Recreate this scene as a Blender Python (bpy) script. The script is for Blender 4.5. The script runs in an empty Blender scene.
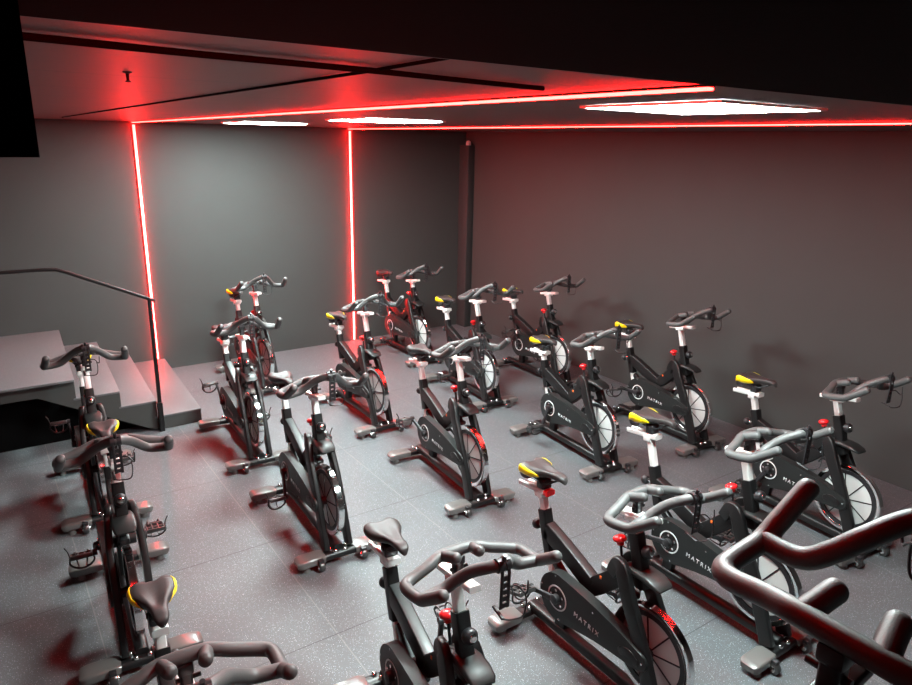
import bpy, bmesh, math, random
from mathutils import Vector, Matrix
PI = math.pi
scene = bpy.context.scene
COL = scene.collection
V = Vector

# ------------------------------------------------------------------ materials
def mat(name, col, rough=.5, metal=0., coat=0., spec=.5, emit=None, estr=0., bump=None):
    m = bpy.data.materials.new(name); m.use_nodes = True
    nt = m.node_tree; b = nt.nodes['Principled BSDF']
    b.inputs['Base Color'].default_value = (*col, 1)
    b.inputs['Roughness'].default_value = rough
    b.inputs['Metallic'].default_value = metal
    b.inputs['Coat Weight'].default_value = coat
    b.inputs['Coat Roughness'].default_value = .12
    b.inputs['Specular IOR Level'].default_value = spec
    if emit:
        b.inputs['Emission Color'].default_value = (*emit, 1)
        b.inputs['Emission Strength'].default_value = estr
    # procedural break-up of the roughness, so that no surface is perfectly even
    tc = nt.nodes.new('ShaderNodeTexCoord'); n = nt.nodes.new('ShaderNodeTexNoise')
    n.inputs['Scale'].default_value = bump[0] if bump else 30
    n.inputs['Detail'].default_value = 4
    nt.links.new(tc.outputs['Object'], n.inputs['Vector'])
    r = nt.nodes.new('ShaderNodeMapRange')
    r.inputs['To Min'].default_value = max(0, rough - .05); r.inputs['To Max'].default_value = min(1, rough + .05)
    nt.links.new(n.outputs['Fac'], r.inputs['Value']); nt.links.new(r.outputs['Result'], b.inputs['Roughness'])
    if bump:
        bp = nt.nodes.new('ShaderNodeBump'); bp.inputs['Strength'].default_value = bump[1]; bp.inputs['Distance'].default_value = .002
        nt.links.new(n.outputs['Fac'], bp.inputs['Height']); nt.links.new(bp.outputs['Normal'], b.inputs['Normal'])
    return m

M = {}
M['frame'] = mat('black_gloss_paint', (.005, .005, .0053), .43, coat=.06, spec=.36)
M['guard'] = mat('charcoal_plastic', (.009, .0105, .0105), .42, spec=.38)
M['grip'] = mat('grip_foam', (.052, .055, .055), .5, spec=.5, bump=(400, .25))
M['vinyl'] = mat('saddle_vinyl', (.026, .024, .024), .5, spec=.4, bump=(300, .15))
M['yellow'] = mat('yellow_vinyl', (.80, .62, .0), .42)
M['alu'] = mat('brushed_aluminium', (.86, .86, .84), .42, metal=.55)
M['chrome'] = mat('chrome', (.88, .88, .88), .12, metal=1)
M['disc'] = mat('flywheel_disc', (.55, .57, .56), .45, metal=.2)
M['dark'] = mat('dark_steel', (.02, .02, .022), .4, metal=.3)
M['plastic'] = mat('foot_plastic', (.10, .096, .092), .3, coat=.5)
M['red'] = mat('red_knob', (.62, .012, .015), .28, coat=.3)
M['white'] = mat('white_print', (.55, .57, .57), .5)
M['orange'] = mat('orange_sticker', (.85, .16, .02), .5)
M['steel'] = mat('pedal_steel', (.10, .10, .10), .3, metal=.8)

# ------------------------------------------------------------------ mesh helpers
def obj(name, bm, mats, parent=None, sharp=40, loc=None):
    me = bpy.data.meshes.new(name)
    bmesh.ops.recalc_face_normals(bm, faces=bm.faces[:])
    bm.to_mesh(me); bm.free()
    for m in (mats if isinstance(mats, (list, tuple)) else [mats]): me.materials.append(m)
    for p in me.polygons: p.use_smooth = True
    me.set_sharp_from_angle(angle=math.radians(sharp))
    o = bpy.data.objects.new(name, me); COL.objects.link(o)
    if parent: o.parent = parent
    if loc: o.location = loc
    return o

def thing(name, label, cat, loc=(0, 0, 0), rz=0, group=None):
    o = bpy.data.objects.new(name, None); COL.objects.link(o)
    o.empty_display_size = .1
    o.location = loc; o.rotation_euler = (0, 0, rz)
    o['label'] = label; o['category'] = cat
    if group: o['group'] = group
    return o

def tag(o, label, cat, group=None):
    o['label'] = label; o['category'] = cat
    if group: o['group'] = group
    return o

def rrect(w, h, r=.01, n=3):
    r = min(r, w / 2 - 1e-4, h / 2 - 1e-4); out = []
    for cx, cy, a0 in ((w/2-r, h/2-r, 0), (-w/2+r, h/2-r, 90), (-w/2+r, -h/2+r, 180), (w/2-r, -h/2+r, 270)):
        for i in range(n + 1):
            a = math.radians(a0 + 90 * i / n); out.append((cx + r * math.cos(a), cy + r * math.sin(a)))
    return out

def circ(r, n=12): return [(r * math.cos(2*PI*i/n), r * math.sin(2*PI*i/n)) for i in range(n)]

def smooth(pts, k=5):
    P = [V(p) for p in pts]; P = [P[0]*2 - P[1]] + P + [P[-1]*2 - P[-2]]; out = []
    for i in range(1, len(P) - 2):
        for j in range(k):
            t = j / k; a, b, c, d = P[i-1], P[i], P[i+1], P[i+2]
            out.append(.5 * ((2*b) + (c-a)*t + (2*a-5*b+4*c-d)*t*t + (3*b-a-3*c+d)*t*t*t))
    out.append(P[-2]); return out

def sweep(bm, pts, sec, ref=None, scales=None, mi=0):
    """loft SEC (list of (side, normal)) along PTS; REF fixes the side axis, else parallel transport"""
    P = [V(p) for p in pts]; n = len(P); rings = []; side = None
    for i in range(n):
        t = (P[min(i+1, n-1)] - P[max(i-1, 0)])
        if t.length < 1e-9: t = P[-1] - P[0]
        t.normalize()
        if ref is not None: s = V(ref) - t * t.dot(V(ref))
        elif side is None:
            a = V((0, 0, 1)) if abs(t.z) < .9 else V((0, 1, 0)); s = a.cross(t)
        else: s = side - t * t.dot(side)
        s.normalize(); side = s; nn = t.cross(s)
        k = scales[i] if scales else 1
        rings.append([bm.verts.new(P[i] + s * (a * k) + nn * (b * k)) for a, b in sec])
    m = len(sec); fs = []
    for i in range(n - 1):
        for j in range(m):
            fs.append(bm.faces.new((rings[i][j], rings[i][(j+1) % m], rings[i+1][(j+1) % m], rings[i+1][j])))
    fs.append(bm.faces.new(rings[0][::-1])); fs.append(bm.faces.new(rings[-1]))
    for f in fs: f.material_index = mi
    return fs

def tube(bm, pts, r, n=12, dome=True, mi=0, k=5, sm=True):
    P = smooth(pts, k) if (sm and len(pts) > 2) else [V(p) for p in pts]
    sc = [1] * len(P)
    if dome:
        a = (P[0] - P[1]).normalized(); b = (P[-1] - P[-2]).normalized()
        h = [(.0, 1.), (.35, .93), (.6, .78), (.78, .5), (.84, .2)]
        P = [P[0] + a * (r * x) for x, _ in h[:0:-1]] + P + [P[-1] + b * (r * x) for x, _ in h[1:]]
        sc = [s for _, s in h[:0:-1]] + sc + [s for _, s in h[1:]]
    sweep(bm, P, circ(r, n), scales=sc, mi=mi)

def cyl(bm, p0, p1, r0, r1=None, n=16, mi=0):
    r1 = r0 if r1 is None else r1
    sweep(bm, [p0, p1], circ(1, n), scales=[r0, r1], mi=mi)

def box(bm, lo, hi, mi=0, bev=0):
    vs = [bm.verts.new((x, y, z)) for x in (lo[0], hi[0]) for y in (lo[1], hi[1]) for z in (lo[2], hi[2])]
    fs = [bm.faces.new([vs[i] for i in q]) for q in ((0,1,3,2), (4,6,7,5), (0,4,5,1), (2,3,7,6), (0,2,6,4), (1,5,7,3))]
    for f in fs: f.material_index = mi
    if bev:
        es = list({e for f in fs for e in f.edges})
        r = bmesh.ops.bevel(bm, geom=es, offset=bev, segments=2, affect='EDGES', profile=.5)
        for f in r['faces']: f.material_index = mi

def lathe(bm, prof, axis='y', c=(0, 0, 0), n=40, mi=0, closed=False):
    """PROF: list of (radius, along)"""
    rings = []
    for r, a in prof:
        ring = []
        for i in range(n):
            t = 2 * PI * i / n; u, w = r * math.cos(t), r * math.sin(t)
            p = {'y': (u, a, w), 'z': (u, w, a), 'x': (a, u, w)}[axis]
            ring.append(bm.verts.new(V(p) + V(c)))
        rings.append(ring)
    k = len(rings)
    for i in range(k if closed else k - 1):
        A, B = rings[i], rings[(i + 1) % k]
        for j in range(n):
            f = bm.faces.new((A[j], A[(j+1) % n], B[(j+1) % n], B[j])); f.material_index = mi
    if not closed:
        for ring in (rings[0], rings[-1]):
            f = bm.faces.new(ring); f.material_index = mi

def lathe_dir(bm, prof, p, d, n=16, mi=0):
    d = V(d).normalized(); q = V((0, 0, 1)).rotation_difference(d)
    vs0 = set(bm.verts); lathe(bm, prof, 'z', (0, 0, 0), n, mi)
    for v in bm.verts:
        if v not in vs0: v.co = q @ v.co + V(p)

def prism(bm, outline, y0, y1, bev=0, mi=0):
    """outline (x, z) extruded from y0 to y1"""
    A = [bm.verts.new((x, y0, z)) for x, z in outline]; B = [bm.verts.new((x, y1, z)) for x, z in outline]
    n = len(A); fa = bm.faces.new(A); fb = bm.faces.new(B[::-1]); fs = [fa, fb]
    for i in range(n): fs.append(bm.faces.new((A[i], B[i], B[(i+1) % n], A[(i+1) % n])))
    for f in fs: f.material_index = mi
    if bev:
        r = bmesh.ops.bevel(bm, geom=list(fa.edges) + list(fb.edges), offset=bev, segments=3, affect='EDGES', profile=.5)
        for f in r['faces']: f.material_index = mi

N = bmesh.new

# ------------------------------------------------------------------ the spin bike (x forward, y to the rider's left, z up)
CR = V((-.153, 0, .334))      # crank axis
AX = V((.338, 0, .332))       # flywheel axle
LEAN = V((-.295, 0, 1)).normalized()
def hull(c1, r1, c2, r2, n=22):
    out = []
    d = V((c2[0]-c1[0], c2[1]-c1[1])); a0 = math.atan2(d.y, d.x); k = math.acos((r1 - r2) / d.length)
    for i in range(n + 1):
        a = a0 + k + (2*PI - 2*k) * i / n; out.append((c1[0] + r1*math.cos(a), c1[1] + r1*math.sin(a)))
    # lower edge sags a little between the two ends, as the moulded cover does
    pa, pb = out[-1], (c2[0] + r2*math.cos(a0-k), c2[1] + r2*math.sin(a0-k))
    for i in range(1, 6):
        t = i / 6; out.append((pa[0]*(1-t)+pb[0]*t, pa[1]*(1-t)+pb[1]*t + .016*math.sin(PI*t)))
    for i in range(n // 2 + 1):
        a = a0 - k + 2*k * i / (n // 2); out.append((c2[0] + r2*math.cos(a), c2[1] + r2*math.sin(a)))
    pa, pb = out[-1], out[0]
    for i in range(1, 6):
        t = i / 6; out.append((pa[0]*(1-t)+pb[0]*t, pa[1]*(1-t)+pb[1]*t + .014*math.sin(PI*t)))
    return out

def saddle_ring(u, grow=0.):
    """one cross-section of the saddle, u = 0 tail .. 1 nose; local x from the tail"""
    ws = ((0, .052), (.06, .070), (.18, .083), (.32, .079), (.46, .058), (.60, .037), (.76, .028), (.90, .027), (.965, .023), (1, .013))
    for (a, wa), (b, wb) in zip(ws, ws[1:]):
        if u <= b:
            t = (u - a) / (b - a); t = t*t*(3-2*t) * .5 + t * .5; w = wa + (wb - wa) * t; break
    L = .285
    x = u * L
    top = .048 + .004*u - .018 * max(0, (u - .86) / .14)**2 - .020 * max(0, (.10 - u) / .10)**2 + .010 * math.exp(-((u-.14)/.14)**2)
    dep = .084 * (1 - .52*min(1, u*1.5)) * (1 - .3*max(0, (u-.85)/.15))
    out = []
    n = 22
    for i in range(n):
        a = 2*PI * i / n
        c, s = math.cos(a), math.sin(a)
        y = (w + grow) * math.copysign(abs(c)**.72, c)
        if s >= 0:
            z = top - dep*.42 + (dep*.42 + grow) * s**.62
            z -= .020 * math.exp(-(y/.018)**2) * (1 if u < .55 else max(0, (.8-u)/.25)) * (s > .5)
        else:
            z = top - dep*.42 - (dep*.58 + grow) * abs(s)**.8
            y *= 1 - .18*abs(s)
        notch = .022 * math.exp(-(y/.03)**2) * max(0, 1 - u/.2)
        out.append(V((x + notch, y, z)))
    return out

def build_bike(yellow=True):
    g = {}
    root = thing('spin_bike', 'black spin bike', 'exercise bike')
    # ---- base: long beam between the two cross feet
    bm = N(); sweep(bm, [(-.445, 0, .078), (.486, 0, .078)], rrect(.062, .052, .018), ref=(0, 1, 0)); obj('base_beam', bm, M['frame'], root)
    for name, x, hw in (('front_foot', .486, .253), ('rear_foot', -.445, .25)):
        bm = N(); sweep(bm, [(x, -hw+.05, .050), (x, hw-.05, .050)], rrect(.072, .044, .018), ref=(1, 0, 0))
        f = obj(name, bm, M['frame'], root)
        for s in (-1, 1):
            bm = N()
            sec = rrect(.100, .048, .011, 4)
            sweep(bm, [(x, s*(hw-.155), .052), (x, s*(hw-.13), .056), (x, s*(hw-.02), .054), (x, s*hw, .050), (x, s*(hw+.012), .047)], sec, ref=(1, 0, 0), scales=[.86, 1, 1, .95, .72])
            cyl(bm, (x - .02, s*(hw-.04), .0), (x - .02, s*(hw-.04), .035), .024, .02)
            cyl(bm, (x + .02, s*(hw-.04), .0), (x + .02, s*(hw-.04), .035), .024, .02)
            c = obj('end_cap', bm, M['plastic'], f); c['label'] = 'glossy dark plastic end cap'
            if name == 'front_foot':
                bm = N(); yy = s * .135
                box(bm, (x + .03, yy - .016, .025), (x + .075, yy + .016, .075), bev=.004)
                lathe(bm, [(.006, -.017), (.028, -.016), (.031, -.011), (.031, .011), (.028, .016), (.006, .017)], 'y', (x + .060, yy, .0315), 20, 1)
                lathe(bm, [(.003, -.024), (.014, -.023), (.016, -.018), (.016, .018), (.014, .023), (.003, .024)], 'y', (x + .060, yy, .0315), 14, 2)
                t = obj('transport_wheel', bm, [M['dark'], M['steel'], M['chrome']], f); t['label'] = 'small steel transport wheel'
        bm = N()
        for dx, dy in ((-.018, -.05), (-.018, .05), (.02, -.03), (.02, .03)):
            lathe_dir(bm, [(.006, 0), (.013, .001), (.013, .008), (.009, .014), (.004, .016)], (x + dx, dy, .072), (0, 0, 1), 12)
        b = obj('bolt', bm, M['chrome'], f); b['label'] = 'chrome bolts holding the foot'; b['kind'] = 'stuff'
    # ---- frame: V shaped tube, strut to the beam
    bm = N()
    sweep(bm, smooth([(-.352, 0, .575), (-.25, 0, .540), (-.12, 0, .488), (-.02, 0, .445)], 4), rrect(.056, .090, .007), ref=(0, 1, 0))
    obj('top_tube', bm, M['frame'], root)
    bm = N()
    sweep(bm, smooth([(-.065, 0, .425), (-.01, 0, .452), (.06, 0, .515), (.13, 0, .585), (.20, 0, .640), (.27, 0, .640)], 4), rrect(.054, .088, .007), ref=(0, 1, 0))
    fa = obj('front_arm', bm, M['frame'], root)
    bm = N(); box(bm, (.034, -.0290, .525), (.046, -.0265, .542), bev=.001)
    box(bm, (.034, .0265, .525), (.046, .0290, .542), bev=.001)
    
    for v in bm.verts:
        pass
    st = obj('warning_sticker', bm, M['orange'], fa); st['label'] = 'small orange sticker'
    bm = N()
    sweep(bm, smooth([(-.035, 0, .435), (-.09, 0, .385), (-.153, 0, .33), (-.20, 0, .20), (-.215, 0, .09)], 4), rrect(.045, .07, .010), ref=(0, 1, 0))
    sweep(bm, [(-.30, 0, .44), (-.15, 0, .33), (-.05, 0, .36)], rrect(.035, .045, .01), ref=(0, 1, 0))
    cyl(bm, (CR.x, -.095, CR.z), (CR.x, .075, CR.z), .032, n=20)
    obj('lower_frame', bm, M['frame'], root)
    # ---- seat side
    bm = N(); sweep(bm, [(-.323, 0, .452), (-.388, 0, .672)], rrect(.056, .052, .008), ref=(0, 1, 0)); ss = obj('seat_sleeve', bm, M['frame'], root)
    def knob(bm, p, d, s=1.):
        lathe_dir(bm, [(.009*s, -.03*s), (.010*s, .0)], p, d, 14, 1)
        lathe_dir(bm, [(.012*s, 0), (.022*s, .003*s), (.027*s, .012*s), (.027*s, .026*s), (.022*s, .035*s), (.015*s, .038*s)], p, d, 18, 0)
        lathe_dir(bm, [(.014*s, .034*s), (.014*s, .041*s), (.010*s, .043*s), (.004*s, .043*s)], p, d, 14, 1)
    bm = N(); knob(bm, (-.420, 0, .568), (-1, 0, -.29)); obj('adjuster_knob', bm, [M['dark'], M['chrome']], ss)
    bm = N(); sweep(bm, [(-.296, 0, .36), (-.416, 0, .768)], rrect(.038, .036, .006), ref=(0, 1, 0))
    g['seat_post'] = obj('seat_post', bm, M['alu'], root); g['seat_post']['label'] = 'silver square seat post'
    bm = N()
    sl0, sl1 = V((-.568, 0, .757)), V((-.372, 0, .778))
    for yy in (-.020, .020): sweep(bm, [sl0 + V((0, yy, 0)), sl1 + V((0, yy, 0))], rrect(.016, .026, .005), ref=(0, 1, 0))
    sweep(bm, [sl0 + V((.03, 0, -.004)), sl1 + V((0, 0, -.004))], rrect(.03, .014, .004), ref=(0, 1, 0))
    sweep(bm, [V((-.44, 0, .755)), V((-.392, 0, .760))], rrect(.062, .040, .01), ref=(0, 1, 0))
    g['saddle_slider'] = obj('saddle_slider', bm, M['alu'], root); g['saddle_slider']['label'] = 'silver slide rail under the saddle'
    bm = N(); sweep(bm, [sl1 - V((.006, 0, 0)), sl1 + V((.016, 0, .001))], rrect(.058, .030, .008), ref=(0, 1, 0)); e = obj('end_cap', bm, M['alu'], g['saddle_slider'])
    # saddle
    sad = bpy.data.objects.new('saddle', None)
    bm = N()
    us = [0, .02, .05, .09, .14, .2, .27, .34, .42, .5, .58, .66, .74, .82, .89, .94, .975, 1]
    rings = [[bm.verts.new(p) for p in saddle_ring(u)] for u in us]; n = len(rings[0])
    for a, b in zip(rings, rings[1:]):
        for j in range(n): bm.faces.new((a[j], a[(j+1) % n], b[(j+1) % n], b[j]))
    bm.faces.new(rings[0][::-1]); bm.faces.new(rings[-1])
    # seat clamp and rails below, in dark steel
    for yy in (-.02, .02): tube(bm, [(.05, yy*1.4, .0), (.09, yy, -.022), (.17, yy, -.022), (.23, yy*.5, .008)], .0045, 8, mi=1)
    box(bm, (.105, -.030, -.062), (.155, .030, -.010), mi=1, bev=.006)
    cyl(bm, (.13, -.036, -.026), (.13, .036, -.026), .011, mi=1)
    sd = obj('saddle', bm, [M['vinyl'], M['dark']], root, sharp=60, loc=(-.540, 0, .842)); sd['label'] = 'padded dark saddle'
    sd.rotation_euler = (0, math.radians(-4), 0); g['saddle'] = sd
    bpy.data.objects.remove(sad)
    if yellow:
        for s in (-1, 1):
            bm = N(); rows = []
            for u, j0, j1 in ((.02, -.5, .9), (.06, -1, 1.5), (.12, -1.6, 1.9), (.19, -2.2, 2.1), (.27, -2.5, 1.9), (.35, -2.5, 1.4), (.43, -2.4, .6), (.50, -2.2, -.8)):
                ring = saddle_ring(u, .0016); m = 5; row = []
                for q in range(m + 1):
                    jj = j0 + (j1 - j0) * q / m; k = math.floor(jj); t = jj - k
                    p = ring[k % n].lerp(ring[(k+1) % n], t); row.append(bm.verts.new((p.x, p.y * s, p.z)))
                rows.append(row)
            for a, b in zip(rows, rows[1:]):
                for q in range(5): bm.faces.new((a[q], a[q+1], b[q+1], b[q]))
            y = obj('side_panel', bm, M['yellow'], sd, sharp=80); y['label'] = 'yellow rear side panel'
            md = y.modifiers.new('thick', 'SOLIDIFY'); md.thickness = .002; md.offset = 0
    # ---- fork, crown and guard
    for s in (-1, 1):
        bm = N()
        pts = smooth([(.105, s*.030, .600), (.150, s*.046, .672), (.195, s*.060, .662), (.245, s*.070, .565), (.305, s*.073, .455), (.365, s*.073, .325), (.418, s*.073, .195), (.462, s*.073, .075)], 4)
        k = len(pts)
        sweep(bm, pts, rrect(.034, .074, .009), ref=(0, 1, 0), scales=[.8 + .2*min(1, i/6) for i in range(k)])
        cyl(bm, (AX.x + .02, s*.052, AX.z), (AX.x + .02, s*.098, AX.z), .016, n=14)
        obj('fork_leg', bm, M['frame'], root)
    bm = N()
    ring = []
    for x, z, w, h in ((.105, .600, .05, .03), (.15, .660, .075, .045), (.205, .692, .098, .034), (.265, .702, .108, .028), (.32, .700, .110, .024), (.362, .688, .098, .016), (.376, .680, .076, .008)):
        ring.append([bm.verts.new((x + (a*0), a, z - .02 + b - .10*a*a/.05)) for a, b in rrect(w, h, .02, 4)])
    m = len(ring[0])
    for a, b in zip(ring, ring[1:]):
        for j in range(m): bm.faces.new((a[j], a[(j+1) % m], b[(j+1) % m], b[j]))
    bm.faces.new(ring[0][::-1]); bm.faces.new(ring[-1])
    obj('sweat_guard', bm, M['guard'], root)
    bm = N(); box(bm, (.165, -.012, .545), (.205, .012, .625), bev=.004); box(bm, (.15, -.022, .522), (.235, .022, .55), bev=.006); cyl(bm, (.15, 0, .54), (.12, 0, .49), .005)
    bp = obj('brake_pad', bm, M['dark'], root)
    # ---- head and handlebar post
    bm = N(); sweep(bm, [(.262, 0, .605), (.192, 0, .838)], rrect(.056, .054, .008), ref=(0, 1, 0)); hs = obj('head_sleeve', bm, M['frame'], root)
    bm = N(); knob(bm, (.245, 0, .772), (1, 0, .29), 1.1); obj('adjuster_knob', bm, [M['dark'], M['chrome']], hs)
    bm = N(); sweep(bm, [(.225, 0, .73), (.158, 0, .952)], rrect(.038, .036, .006), ref=(0, 1, 0)); g['handlebar_post'] = obj('handlebar_post', bm, M['alu'], root); g['handlebar_post']['label'] = 'silver square handlebar post'
    bm = N()
    h0, h1 = V((.060, 0, .942)), V((.292, 0, .982))
    sweep(bm, [h0, h1], rrect(.046, .024, .006), ref=(0, 1, 0)); sweep(bm, [h0.lerp(h1, .3) - V((0, 0, .015)), h0.lerp(h1, .62) - V((0, 0, .015))], rrect(.052, .026, .008), ref=(0, 1, 0))
    g['handlebar_slider'] = obj('handlebar_slider', bm, M['alu'], root); g['handlebar_slider']['label'] = 'silver slide rail under the handlebar'
    bm = N(); R = .0205
    loop = [(.442, -.214, 1.128), (.405, -.219, 1.099), (.368, -.223, 1.072), (.335, -.226, 1.049), (.295, -.229, 1.038), (.250, -.231, 1.031), (.222, -.227, 1.028), (.206, -.211, 1.028), (.196, -.180, 1.034), (.184, -.12, 1.049), (.170, -.075, 1.060), (.166, -.03, 1.063)]
    full = loop + [(x, -y, z) for x, y, z in loop[::-1]]
    tube(bm, full, R, 14)
    t3 = [(.335, -.224, 1.049), (.328, -.180, 1.050), (.328, -.140, 1.058), (.342, -.105, 1.086), (.372, -.070, 1.122), (.418, -.034, 1.154), (.440, 0, 1.166)]
    tube(bm, t3 + [(x, -y, z) for x, y, z in t3[-2::-1]], R, 14)
    for s in (-1, 1): tube(bm, [(.168, s*.060, 1.060), (.20, s*.053, 1.072), (.236, s*.046, 1.085)], R, 14)
    hb = g['handlebar'] = obj('handlebar', bm, M['grip'], root, sharp=60); hb['label'] = 'looped grey-black foam handlebar with upturned horns'
    bm = N()
    box(bm, (.148, -.022, 1.015), (.192, .022, 1.050), bev=.008); sweep(bm, [(.172, 0, .965), (.172, 0, 1.03)], rrect(.034, .036, .008), ref=(0, 1, 0))
    cyl(bm, (.172, -.028, .995), (.172, .040, .995), .007); 
    obj('clamp', bm, M['dark'], hb)
    # holder hanging from the bar's raised middle
    bm = N(); c = V((.440, 0, 1.166))
    for s in (-1, 1):
        cyl(bm, c + V((0, s*.013 - .009, 0)), c + V((0, s*.013 + .009, 0)), .0235, n=18, mi=0)
        sweep(bm, [c + V((.012, s*.013, .022)), c + V((.022, s*.013, -.02)), c + V((.020, s*.013, -.145))], rrect(.011, .006, .002), ref=(0, 1, 0))
    for q in range(5): box(bm, c + V((.0185, -.013, -.046 - q*.024)), c + V((.0235, .013, -.030 - q*.024)))
    sweep(bm, [c + V((-.004, -.024, -.146)), c + V((.05, -.024, -.158))], rrect(.012, .008, .003), ref=(0, 1, 0))
    tube(bm, [c + V((.022, .013, -.07)), c + V((.03, .04, -.072)), c + V((.045, .055, -.09)), c + V((.055, .062, -.086)), c + V((.05, .066, -.05))], .0028, 6)
    tube(bm, [c + V((.05, -.024, -.158)), c + V((.062, .0, -.16)), c + V((.068, .04, -.155)), c + V((.067, .05, -.11)), c + V((.062, .048, -.08))], .0028, 6)
    cyl(bm, c + V((.006, 0, .014)), c + V((.014, 0, .040)), .007)
    g['holder'] = obj('accessory_holder', bm, M['dark'], root); g['holder']['label'] = 'dark wire holder hanging from the middle of the handlebar'
    # ---- red brake knob
    bm = N(); tube(bm, [(.150, 0, .60), (.128, 0, .68), (.112, 0, .748)], .0065, 8, dome=False); bs = obj('brake_stem', bm, M['dark'], root)
    bm = N(); lathe_dir(bm, [(.008, -.022), (.016, -.018), (.018, -.004), (.029, .002), (.031, .010), (.027, .019), (.016, .025), (.005, .027)], (.109, 0, .752), LEAN, 20)
    k = obj('brake_knob', bm, M['red'], bs); k['label'] = 'red mushroom brake knob'
    # ---- flywheel
    bm = N()
    c = (AX.x, 0, AX.z)
    lathe(bm, [(.03, -.016), (.168, -.007), (.168, .007), (.03, .016)], 'y', c, 56, 0)
    lathe(bm, [(.162, -.015), (.190, -.016), (.190, .016), (.162, .015)], 'y', c, 56, 1, closed=True)
    lathe(bm, [(.012, -.052), (.022, -.05), (.026, -.02), (.026, .02), (.022, .05), (.012, .052)], 'y', c, 24, 1)
    for q in range(8):
        a = 2*PI*q/8 + .2; d = V((math.cos(a), 0, math.sin(a)))
        for s in (-1, 1):
            p0 = V(c) + d*.026 + V((0, s*.0165, 0)); p1 = V(c) + d*.166 + V((0, s*.0095, 0))
            sweep(bm, [p0, p1], rrect(.004, .007, .001), ref=(0, 1, 0), mi=1)
    fw = obj('flywheel', bm, [M['disc'], M['dark']], root); fw['label'] = 'pale flywheel disc with dark spokes'
    bm = N(); lathe(bm, [(.187, -.016), (.190, -.0185), (.211, -.0185), (.214, -.015), (.214, .015), (.211, .0185), (.190, .0185), (.187, .016)], 'y', c, 72, 0, closed=True)
    r = obj('flywheel_rim', bm, M['chrome'], fw); r['label'] = 'chrome rim'
    # ---- chain guard on the rider's right
    y0, y1 = -.102, -.050
    bm = N(); prism(bm, hull((CR.x, CR.z), .124, (.350, .330), .046), y0, y1, bev=.006)
    cg = obj('chain_guard', bm, M['guard'], root, sharp=30); cg['label'] = 'charcoal teardrop chain guard'
    bm = N(); lathe(bm, [(.057, y0 - .002), (.064, y0 - .002), (.064, y0 + .002), (.057, y0 + .002)], 'y', (CR.x, 0, CR.z), 40, 0, closed=True)
    o = obj('crank_ring', bm, M['white'], cg); o['label'] = 'thin white ring'
    bm = N(); lathe(bm, [(.004, y0 - .0012), (.0568, y0 - .0012), (.0568, y0 + .001), (.004, y0 + .001)], 'y', (CR.x, 0, CR.z), 40, 0, closed=True)
    for q in range(5):
        a = 2*PI*q/5 + .5; p = V((CR.x + .040*math.cos(a), y0, CR.z + .040*math.sin(a)))
        lathe_dir(bm, [(.004, 0), (.0075, 0), (.0075, .005), (.004, .006)], p, (0, -1, 0), 10, 1)
    obj('chainring_cover', bm, [M['frame'], M['chrome']], cg)
    bm = N(); prism(bm, hull((.262, .3255), .021, (.335, .3235), .021, 16), y0 - .004, y0 + .004, bev=.003)
    o = obj('axle_cover', bm, M['frame'], cg)
    bm = N()
    for x, z in ((CR.x - .11, CR.z + .02), (CR.x - .02, CR.z + .112), (CR.x + .02, CR.z - .108), (.08, .400), (.10, .262), (.372, .335)):
        lathe_dir(bm, [(.001, 0), (.0045, 0), (.0045, .002), (.001, .003)], (x, y0, z), (0, -1, 0), 8)
    o = obj('screw', bm, M['chrome'], cg); o['kind'] = 'stuff'; o['label'] = 'tiny cover screws'
    cu = bpy.data.curves.new('lettering', 'FONT'); cu.body = 'MATRIX'; cu.size = .036; cu.space_character = 1.5; cu.extrude = .0006
    tmp = bpy.data.objects.new('tmp', cu); COL.objects.link(tmp)
    me = bpy.data.meshes.new_from_object(tmp.evaluated_get(bpy.context.evaluated_depsgraph_get()))
    bpy.data.objects.remove(tmp)
    xs = [v.co.x for v in me.vertices]; k = .160 / (max(xs) - min(xs)); x0 = min(xs)
    me.transform(Matrix.Translation((-.035, y0 - .0008, .312)) @ Matrix.Rotation(math.radians(4), 4, 'Y') @ Matrix.Rotation(PI/2, 4, 'X') @ Matrix.Diagonal((k, k, 1, 1)) @ Matrix.Translation((-x0, 0, 0)))
    me.materials.clear(); me.materials.append(M['white']); me.name = 'lettering'
    o = bpy.data.objects.new('lettering', me); COL.objects.link(o); o.parent = cg; o['label'] = 'pale printed lettering'
    # ---- cranks and pedals
    for s, nm in ((-1, 'r'), (1, 'l')):
        bm = N()
        sweep(bm, [(0, s*.118, 0), (.085, s*.124, 0), (.165, s*.134, 0)], rrect(.018, .030, .006), ref=(0, 1, 0), scales=[1.15, .9, .85])
        lathe(bm, [(.004, s*.085), (.024, s*.086), (.024, s*.128), (.016, s*.133), (.004, s*.134)], 'y', (0, 0, 0), 18, 0)
        lathe(bm, [(.004, s*.120), (.016, s*.120), (.016, s*.140), (.004, s*.140)], 'y', (.165, 0, 0), 16, 0)
        ca = obj('crank_arm', bm, M['dark'], root, loc=CR); g['crank' + nm] = ca
        bm = N(); yc = s * .190
        for yy in (-.045, -.015, .015, .045): box(bm, (-.048, yc + yy - .004, -.009), (.048, yc + yy + .004, .009), bev=.002)
        for xx in (-.048, .048): box(bm, (xx - .006, yc - .049, -.011), (xx + .006, yc + .049, .011), bev=.003)
        cyl(bm, (0, s*.138, 0), (0, yc + s*.05, 0), .009, n=12)
        pd = obj('pedal', bm, M['steel'], ca, loc=(.165, 0, 0)); g['pedal' + nm] = pd
        bm = N()
        for yy in (-.03, .03):
            tube(bm, [(.03, yc + yy, -.006), (.085, yc + yy, -.012), (.115, yc + yy*.9, .012), (.105, yc + yy*.75, .045), (.06, yc + yy*.6, .062), (.03, yc + yy*.8, .058)], .004, 6, k=3)
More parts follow.
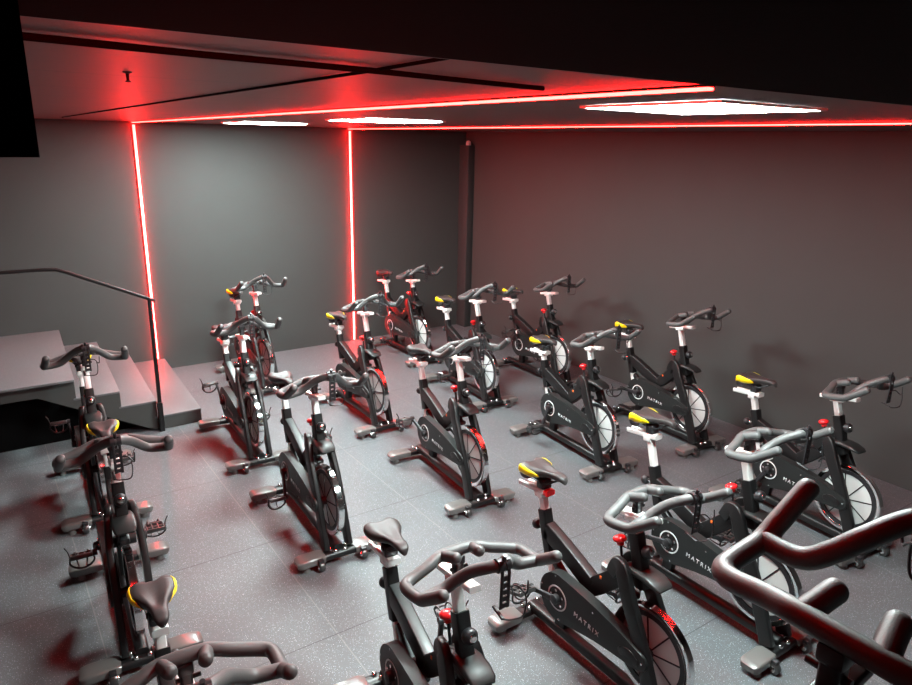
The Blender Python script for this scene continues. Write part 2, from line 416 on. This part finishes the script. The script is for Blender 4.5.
        tube(bm, [(.115, yc - .03, .012), (.120, yc, .014), (.115, yc + .03, .012)], .004, 6, k=3)
        tube(bm, [(.0, yc - .052, .004), (.012, yc - .054, .035), (.028, yc - .03, .060), (.03, yc, .066), (.028, yc + .03, .060), (.012, yc + .054, .035), (.0, yc + .052, .004)], .005, 6, k=3)
        tube(bm, [(.0, yc + s*.052, .004), (-.01, yc + s*.058, -.03), (-.015, yc + s*.07, -.055)], .003, 6, k=3)
        g['cage' + nm] = obj('toe_cage', bm, M['dark'], ca, loc=(.165, 0, 0))
    return root

def tree(o, parent=None, skip=()):
    c = o.copy(); COL.objects.link(c)
    if parent: c.parent = parent
    for ch in o.children:
        if ch.name.split('.')[0] not in skip: tree(ch, c, skip)
    return c

PROTO = {True: build_bike(True), False: build_bike(False)}
used = {True: False, False: False}
def kid(root, name): return [c for c in root.children if c.name.split('.')[0] == name]

def place_bike(label, x, y, deg, ds=0., db=0., crank=-60., yellow=True, z=0., group='spin bikes in the studio'):
    src = PROTO[yellow]
    r = tree(src)
    r.location = (x, y, z); r.rotation_euler = (0, 0, math.radians(deg))
    r['label'] = label; r['category'] = 'exercise bike'; r['group'] = group
    for nm in ('seat_post', 'saddle_slider', 'saddle'):
        for o in kid(r, nm): o.location = V(o.location) + LEAN * ds
    for nm in ('handlebar_post', 'handlebar_slider', 'handlebar', 'accessory_holder'):
        for o in kid(r, nm): o.location = V(o.location) + LEAN * db
    for o in kid(r, 'crank_arm'):
        right = min(v.co.y for v in o.data.vertices) < -.1
        a = math.radians(-(crank if right else crank + 180))
        o.rotation_euler = (0, a, 0)
        for c in o.children: c.rotation_euler = (0, -a + math.radians(158 if right else 172), 0)
    return r

BIKES = [
 # label, x, y, heading, saddle shift, bar shift, crank angle, yellow flanks
 ('black spin bike standing beside the stairs, its handlebar in front of the steps', .495, 5.053, -92.8, 0, .013, 103, True),
 ('black spin bike next in line before the one beside the stairs, handlebar over its saddle', .417, 3.563, -93.8, 0, -.016, 20, True),
 ('black spin bike with yellow-flanked saddle, third in the line starting at the stairs', .327, 1.909, -93.3, -.022, -.022, 90, True),
 ('black spin bike against the back wall between the two red strips', 2.219, 6.805, -89.7, -.003, .002, 60, True),
 ('plain-saddled spin bike near the lowest step, hiding the one at the back wall', 1.613, 5.328, -92.9, 0, 0, 120, False),
 ('plain-saddled spin bike with mirror-bright flywheel rim and pale feet, level with the stairs line', 1.568, 3.867, -92.8, 0, -.01, -65, False),
 ('plain-saddled spin bike with wire holder hanging before it, cut off below its front arm', 1.246, 1.892, -94.3, -.061, .001, -85, False),
 ('spin bike with yellow saddle flank in front of the second red wall strip', 2.712, 5.403, -91.0, -.032, .033, 30, True),
 ('plain-saddled spin bike in the middle of the room, whole and unobstructed', 2.669, 3.899, -94.8, .023, .039, 155, False),
 ('red-lit spin bike against the back wall between the second red strip and the corner pillar', 4.041, 6.829, -89.2, .038, -.047, -57, False),
 ('spin bike with yellow saddle flank in front of the corner pillar', 3.891, 5.353, -93.6, .003, .018, -71, True),
 ('farthest spin bike of the line along the long plain wall, its shadow on that wall', 4.817, 5.380, -91.1, -.004, -.006, 109, True),
 ('spin bike with yellow saddle flank, standing beside the middle bike of the long wall line', 3.815, 3.783, -94.4, -.037, -.028, -104, True),
 ('middle spin bike of the line along the long plain wall, pale spoked flywheel', 4.755, 3.661, -92.3, .001, .033, -177, True),
 ('nearest spin bike of the line along the long plain wall, holder wire beside its bar', 4.311, 2.132, -95.0, .008, -.01, -120, True),
 ('spin bike with the largest chain guard lettering and yellow saddle flank, front foot cut off', 2.165, 1.899, -90.8, -.008, -.045, -172, True),
 ('spin bike with raised yellow-flanked saddle, its wheel seen through the closest handlebar', 3.020, 1.924, -91.0, .074, .016, -170, True),
]
BY = [place_bike(b[0], *b[1:7], yellow=b[7]) for b in BIKES]
R = place_bike('closest spin bike, only its big thick looped handlebar in view', .791, .378, -.45, 0, 0, 30, yellow=False, z=.681)
def repaint(o, m):
    o.material_slots[0].link = 'OBJECT'; o.material_slots[0].material = m
for nm in ('handlebar_slider', 'handlebar_post'):
    for o in kid(R, nm): repaint(o, M['frame']); del o['label']
for b in BY[-2:-1]:
    for o in kid(b, 'saddle_slider'):
        for e in o.children: repaint(e, M['red']); e['label'] = 'red end cap'
def remove(o):
    for c in list(o.children): remove(c)
    bpy.data.objects.remove(o)
for p in PROTO.values(): remove(p)

# ------------------------------------------------------------------ the room (X along the back wall, Y towards it)
XL, XR, YB, YF, ZC = -1.9, 5.478, 7.67, -2.2, 2.567
def node_mat(name, fn):
    m = bpy.data.materials.new(name); m.use_nodes = True
    nt = m.node_tree; fn(nt, nt.nodes['Principled BSDF'], lambda t: nt.nodes.new('ShaderNode' + t), nt.links.new); return m

def wall_nodes(col, rough=.62, spec=.4):
    def fn(nt, b, new, link):
        tc = new('TexCoord'); n = new('TexNoise'); n.inputs['Scale'].default_value = 2.2; n.inputs['Detail'].default_value = 6
        link(tc.outputs['Object'], n.inputs['Vector'])
        r = new('MixRGB'); r.inputs[1].default_value = (*[c*.92 for c in col], 1); r.inputs[2].default_value = (*[c*1.08 for c in col], 1)
        link(n.outputs['Fac'], r.inputs[0]); link(r.outputs[0], b.inputs['Base Color'])
        f = new('TexNoise'); f.inputs['Scale'].default_value = 220; link(tc.outputs['Object'], f.inputs['Vector'])
        bp = new('Bump'); bp.inputs['Strength'].default_value = .12; bp.inputs['Distance'].default_value = .002
        link(f.outputs['Fac'], bp.inputs['Height']); link(bp.outputs['Normal'], b.inputs['Normal'])
        b.inputs['Roughness'].default_value = rough; b.inputs['Specular IOR Level'].default_value = spec
    return fn
M['wall'] = node_mat('charcoal_wall_paint', wall_nodes((.039, .041, .0395)))
M['column'] = node_mat('dark_column_paint', wall_nodes((.026, .026, .026)))
M['black'] = node_mat('black_matte_paint', wall_nodes((.0025, .0025, .0026), .95, .04))

def rubber(seams, base, fleck=.8):
    def fn(nt, b, new, link):
        geo = new('NewGeometry'); sep = new('SeparateXYZ'); link(geo.outputs['Position'], sep.inputs[0])
        n1 = new('TexNoise'); n1.inputs['Scale'].default_value = 1.4; n1.inputs['Detail'].default_value = 5; link(geo.outputs['Position'], n1.inputs['Vector'])
        mix = new('MixRGB'); mix.inputs[1].default_value = (*[c*.72 for c in base], 1); mix.inputs[2].default_value = (*[c*1.28 for c in base], 1); link(n1.outputs['Fac'], mix.inputs[0])
        # EPDM flecks
        cur = mix.outputs[0]
        for sc, th, col, k in ((120, .22, (.40, .43, .48), 1), (70, .15, (.50, .53, .56), 2), (160, .26, (.20, .25, .33), 3)):
            v = new('TexVoronoi'); v.inputs['Scale'].default_value = sc; link(geo.outputs['Position'], v.inputs['Vector'])
            s = new('MapRange'); s.inputs['From Min'].default_value = th; s.inputs['From Max'].default_value = th*.6; link(v.outputs['Distance'], s.inputs['Value'])
            w = new('SeparateColor'); link(v.outputs['Color'], w.inputs[0])
            gt = new('Math'); gt.operation = 'GREATER_THAN'; gt.inputs[1].default_value = .42; link(w.outputs[0], gt.inputs[0])
            mu = new('Math'); mu.operation = 'MULTIPLY'; link(s.outputs['Result'], mu.inputs[0]); link(gt.outputs[0], mu.inputs[1])
            m2 = new('Math'); m2.operation = 'MULTIPLY'; m2.inputs[1].default_value = fleck; link(mu.outputs[0], m2.inputs[0])
            mm = new('MixRGB'); mm.inputs[2].default_value = (*col, 1); link(m2.outputs[0], mm.inputs[0]); link(cur, mm.inputs[1]); cur = mm.outputs[0]
        if seams:
            for out, off in (('X', .25), ('Y', .785)):
                a = new('Math'); a.operation = 'ADD'; a.inputs[1].default_value = 10 - off; link(sep.outputs[out], a.inputs[0])
                f = new('Math'); f.operation = 'FRACT'; link(a.outputs[0], f.inputs[0])
                d = new('Math'); d.operation = 'COMPARE'; d.inputs[1].default_value = .5; d.inputs[2].default_value = .497; link(f.outputs[0], d.inputs[0])
                iv = new('Math'); iv.operation = 'SUBTRACT'; iv.inputs[0].default_value = 1; link(d.outputs[0], iv.inputs[1])
                mm = new('MixRGB'); mm.inputs[2].default_value = (.028, .028, .03, 1) if out == 'Y' else (.125, .127, .127, 1); link(iv.outputs[0], mm.inputs[0]); link(cur, mm.inputs[1]); cur = mm.outputs[0]
        link(cur, b.inputs['Base Color'])
        f2 = new('TexNoise'); f2.inputs['Scale'].default_value = 260; link(geo.outputs['Position'], f2.inputs['Vector'])
        bp = new('Bump'); bp.inputs['Strength'].default_value = .35; bp.inputs['Distance'].default_value = .002; link(f2.outputs['Fac'], bp.inputs['Height']); link(bp.outputs['Normal'], b.inputs['Normal'])
        r = new('MapRange'); r.inputs['To Min'].default_value = .48; r.inputs['To Max'].default_value = .66; link(n1.outputs['Fac'], r.inputs['Value']); link(r.outputs['Result'], b.inputs['Roughness'])
    return fn
M['floor'] = node_mat('speckled_rubber_tiles', rubber(True, (.071, .079, .083)))
M['tread'] = node_mat('speckled_rubber_treads', rubber(False, (.092, .096, .10), .35))

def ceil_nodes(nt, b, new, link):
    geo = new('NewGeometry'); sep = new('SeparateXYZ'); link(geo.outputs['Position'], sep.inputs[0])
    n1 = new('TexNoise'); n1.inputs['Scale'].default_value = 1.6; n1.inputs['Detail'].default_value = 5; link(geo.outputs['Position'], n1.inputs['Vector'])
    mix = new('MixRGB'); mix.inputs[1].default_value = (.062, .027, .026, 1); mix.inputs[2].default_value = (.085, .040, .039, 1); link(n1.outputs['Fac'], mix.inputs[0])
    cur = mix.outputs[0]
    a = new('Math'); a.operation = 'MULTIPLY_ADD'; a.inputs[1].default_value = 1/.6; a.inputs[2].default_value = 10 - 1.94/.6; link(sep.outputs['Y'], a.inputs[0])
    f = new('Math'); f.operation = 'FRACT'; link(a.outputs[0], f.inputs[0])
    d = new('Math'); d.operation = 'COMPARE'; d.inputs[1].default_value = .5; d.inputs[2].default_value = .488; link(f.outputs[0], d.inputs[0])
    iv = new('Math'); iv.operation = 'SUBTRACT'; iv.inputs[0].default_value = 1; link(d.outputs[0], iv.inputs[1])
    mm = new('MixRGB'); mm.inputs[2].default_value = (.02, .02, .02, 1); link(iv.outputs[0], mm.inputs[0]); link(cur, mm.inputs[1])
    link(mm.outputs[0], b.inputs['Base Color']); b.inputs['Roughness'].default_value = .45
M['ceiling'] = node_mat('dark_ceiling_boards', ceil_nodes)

def struct(name, lo, hi, m, bev=0):
    bm = N(); box(bm, lo, hi, bev=bev); o = obj(name, bm, m); o['kind'] = 'structure'; return o
T = .15
struct('floor', (XL - T, YF - T, -.1), (XR + T, YB + T, 0), M['floor'])
struct('wall_back', (XL - T, YB, 0), (XR + T, YB + T, ZC), M['wall'])
struct('wall_right', (XR, YF, 0), (XR + T, YB, ZC), M['wall'])
struct('wall_left', (XL - T, YF, 0), (XL, YB, ZC), M['wall'])
struct('wall_front', (XL - T, YF - T, 0), (XR + T, YF, ZC), M['wall'])
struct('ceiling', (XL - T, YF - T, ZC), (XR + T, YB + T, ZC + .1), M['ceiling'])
struct('ceiling_soffit', (XL, YF, 2.530), (XR, .800, ZC), M['black'])
struct('ceiling_bulkhead', (XL, .62, 2.409), (.0505, .800, 2.530), M['black'])
struct('column', (5.375, 7.47, 0), (XR, YB, 2.40), M['column'], bev=.006)
# raised platform the closest bike stands on
struct('floor_platform', (XL, YF, 0), (2.1, .78, .681), M['tread'])

# stairs
st = thing('staircase', 'low dark staircase with rubber landing, against the back wall', 'staircase', (.5, 6.0, 0))
def local(o, *ps): return [tuple(V(p) - V(o.location)) for p in ps]
ysd, ybk = 5.985, YB - .002
def skew(bm, lo, hi, bev):
    box(bm, lo, hi, bev=bev)          # the flight is a few degrees off square with the wall
    for v in bm.verts:
        if v.co.x > lo[0] + .01 or lo[0] > -1: v.co.x += .075 * (v.co.y - lo[1]) / (hi[1] - lo[1])
bm = N(); lo, hi = local(st, (XL + .002, ysd - .03, .552), (.503, ybk, .573)); skew(bm, lo, hi, .003); o = obj('landing', bm, M['tread'], st); o['label'] = 'flat grey rubber landing'
for x0, x1, z in ((.503, .822, .405), (.822, 1.093, .268), (1.093, 1.455, .124)):
    bm = N(); lo, hi = local(st, (x0 - .02, ysd, z - .018), (x1, ybk, z)); skew(bm, lo, hi, .004); obj('tread', bm, M['tread'], st)
    bm = N(); lo, hi = local(st, (x1 - .03, ysd + .003, max(0, z - .15)), (x1 - .006, ybk, z - .016)); skew(bm, lo, hi, 0); obj('riser', bm, M['wall'], st)
for nm, yy in (('stringer', ysd + .004), ('stringer', ybk - .03)):
    bm = N()
    out = [(-.005, .454), (.24, .454), (1.02, .03), (1.10, 0), (1.453, 0), (1.453, .108), (1.092, .108), (1.092, .252), (.821, .252), (.821, .389), (.503, .389), (.503, .551), (XL + .003, .551), (XL + .003, .454)]
    out = [(x - st.location.x, z) for x, z in out]
    prism(bm, out, yy - st.location.y, yy + .025 - st.location.y); obj(nm, bm, M['wall'], st)
bm = N(); lo, hi = local(st, (XL + .002, ysd + .30, 0), (1.06, ysd + .32, .12)); 
prism(bm, [(XL + .002 - .5, 0), (.55, 0), (.0 - .26, .454), (XL + .002 - .5, .454)], .16, .18); obj('under_panel', bm, M['black'], st)

# handrail
hr = thing('handrail', 'thin dark metal handrail with one post beside the stairs', 'handrail', (1.10, 5.955, 0))
bm = N(); pts = [local(hr, p)[0] for p in ((-1.3, 5.955, 1.457), (.40, 5.955, 1.457), (.485, 5.955, 1.452), (.56, 5.955, 1.42), (1.158, 5.955, 1.137))]
sweep(bm, pts, rrect(.018, .026, .005), ref=(0, 1, 0)); obj('rail', bm, M['frame'], hr)
bm = N(); p0, p1 = local(hr, (1.112, 5.955, 0), (1.118, 5.955, 1.16)); sweep(bm, [p0, p1], rrect(.026, .030, .004), ref=(0, 1, 0))
p0, p1 = local(hr, (1.112, 5.955, 0), (1.112, 5.955, .26)); sweep(bm, [p0, p1], rrect(.05, .04, .004), ref=(0, 1, 0))
obj('post', bm, M['frame'], hr)

# ------------------------------------------------------------------ lights that the room has
def emitter(name, col, strength):
    m = bpy.data.materials.new(name); m.use_nodes = True; nt = m.node_tree
    b = nt.nodes['Principled BSDF']; b.inputs['Base Color'].default_value = (.6, .6, .6, 1)
    b.inputs['Emission Color'].default_value = (*col, 1); b.inputs['Emission Strength'].default_value = strength
    return m
RED = emitter('red_led_diffuser', (1.0, .0062, .0050), 135.)
WHITE = emitter('white_led_diffuser', (.82, 1.0, .98), 205.)
M['rail'] = mat('led_channel', (.05, .05, .05), .4, metal=.6)
def led(label, x, y_end, zb, soffit=False):
    t = thing('led_strip', label, 'light strip', (x, YB, zb), 0, 'red light strips')
    def seg(name, a, b, out, ref, k=1.):
        out = V(out)
        bm = N(); o_ = V(a) + out*.006*k; p_ = V(b) + out*.006*k
        sweep(bm, local(t, o_, p_), rrect(.034, .010*k, .002), ref=ref)
        s = obj(name, bm, M['rail'], t)
        bm = N(); o_ = V(a) + out*.018*k; p_ = V(b) + out*.018*k
        sweep(bm, local(t, o_, p_), rrect(.026, .016*k, .007), ref=ref)
        d = obj('diffuser', bm, RED, s); d['label'] = 'glowing red diffuser'
    seg('wall_section', (x, YB - .001, zb), (x, YB - .001, ZC - .03), (0, -1, 0), (1, 0, 0))
    seg('ceiling_section', (x, YB - .001, ZC - .001), (x, y_end, ZC - .001), (0, 0, -1), (1, 0, 0), .44)
    if soffit: seg('soffit_section', (.95, .801, ZC - .0195), (.06, .801, ZC - .0195), (0, 1, 0), (0, 0, 1), .85)
led('red light strip up the back wall behind the handrail and out along the ceiling', 1.457, 1.07, .13, True)
led('red light strip running down the back wall nearer the corner pillar and along the ceiling', 3.796, .805, .012)

PANELS = [(2.20, 1.65, 'large bright square ceiling panel nearest the dark soffit'), (2.42, 4.35, 'square ceiling light panel, middle one of the row of three'), (2.30, 6.32, 'square ceiling light panel nearest the back wall')]
for x, y, lb in PANELS:
    t = thing('ceiling_light', lb, 'ceiling light', (x, y, ZC), 0, 'square ceiling light panels')
    bm = N(); box(bm, (-.284, -.284, -.0105), (.284, .284, -.006), bev=.002); d = obj('diffuser', bm, WHITE, t)
    bm = N()
    for lo, hi in (((-.3, -.3, -.010), (.3, -.284, -.001)), ((-.3, .284, -.010), (.3, .3, -.001)), ((-.3, -.284, -.010), (-.284, .284, -.001)), ((.284, -.284, -.010), (.3, .284, -.001))): box(bm, lo, hi)
    obj('frame', bm, M['alu'], t)

# ------------------------------------------------------------------ small things on the ceiling
bm = N(); tube(bm, [(.055, 1.212, ZC - .009), (.353, 1.256, ZC - .009), (.683, 1.284, ZC - .009), (.904, 1.331, ZC - .008), (1.22, 1.384, ZC - .007)], .0058, 10, dome=False, sm=False)
tag(obj('ceiling_conduit', bm, M['black']), 'dark conduit running across the ceiling along the soffit', 'conduit')
bm = N(); tube(bm, [(.73, 6.6, ZC - .005), (.719, 4.36, ZC - .005), (.71, 1.36, ZC - .005), (.685, .82, ZC - .005)], .0036, 8, dome=False, sm=False)
tag(obj('ceiling_cable', bm, M['black']), 'thin dark cable run crossing the red-lit ceiling towards the back wall', 'cable')
bm = N(); lathe_dir(bm, [(.010, 0), (.010, .002), (.004, .004), (.003, .018), (.006, .020), (.006, .022), (.002, .023)], (.345, 1.82, ZC), (0, 0, -1), 14)
tag(obj('sprinkler', bm, M['dark']), 'small sprinkler head hanging from the red-lit ceiling', 'sprinkler')
bm = N(); lathe_dir(bm, [(.03, 0), (.034, .006), (.034, .03), (.024, .05), (.008, .06)], (5.41, 7.52, 2.40), (0, 0, 1), 16)
M['sensor'] = mat('pale_plastic', (.6, .5, .48), .4)
tag(obj('motion_sensor', bm, M['sensor']), 'small pale sensor on top of the dark corner column', 'sensor')

# ------------------------------------------------------------------ camera, world, view
w = bpy.data.worlds.new('world'); scene.world = w; w.use_nodes = True
w.node_tree.nodes['Background'].inputs[0].default_value = (0, 0, 0, 1)
cam = bpy.data.cameras.new('camera'); cam.sensor_width = 36; cam.lens = 27.379; cam.clip_start = .02
co = bpy.data.objects.new('camera', cam); COL.objects.link(co); scene.camera = co
rt, up, fw = V((.821621, -.569701, .019492)), V((.142096, .237807, .960862)), V((.552039, .786695, -.276339))
co.matrix_world = Matrix(((rt.x, up.x, -fw.x, 0), (rt.y, up.y, -fw.y, 0), (rt.z, up.z, -fw.z, 2.425463), (0, 0, 0, 1)))
vs = scene.view_settings; vs.view_transform = 'Standard'; vs.look = 'None'; vs.exposure = 0; vs.gamma = 1; vs.use_curve_mapping = False
try: scene.cycles.use_denoising = True
except Exception: pass
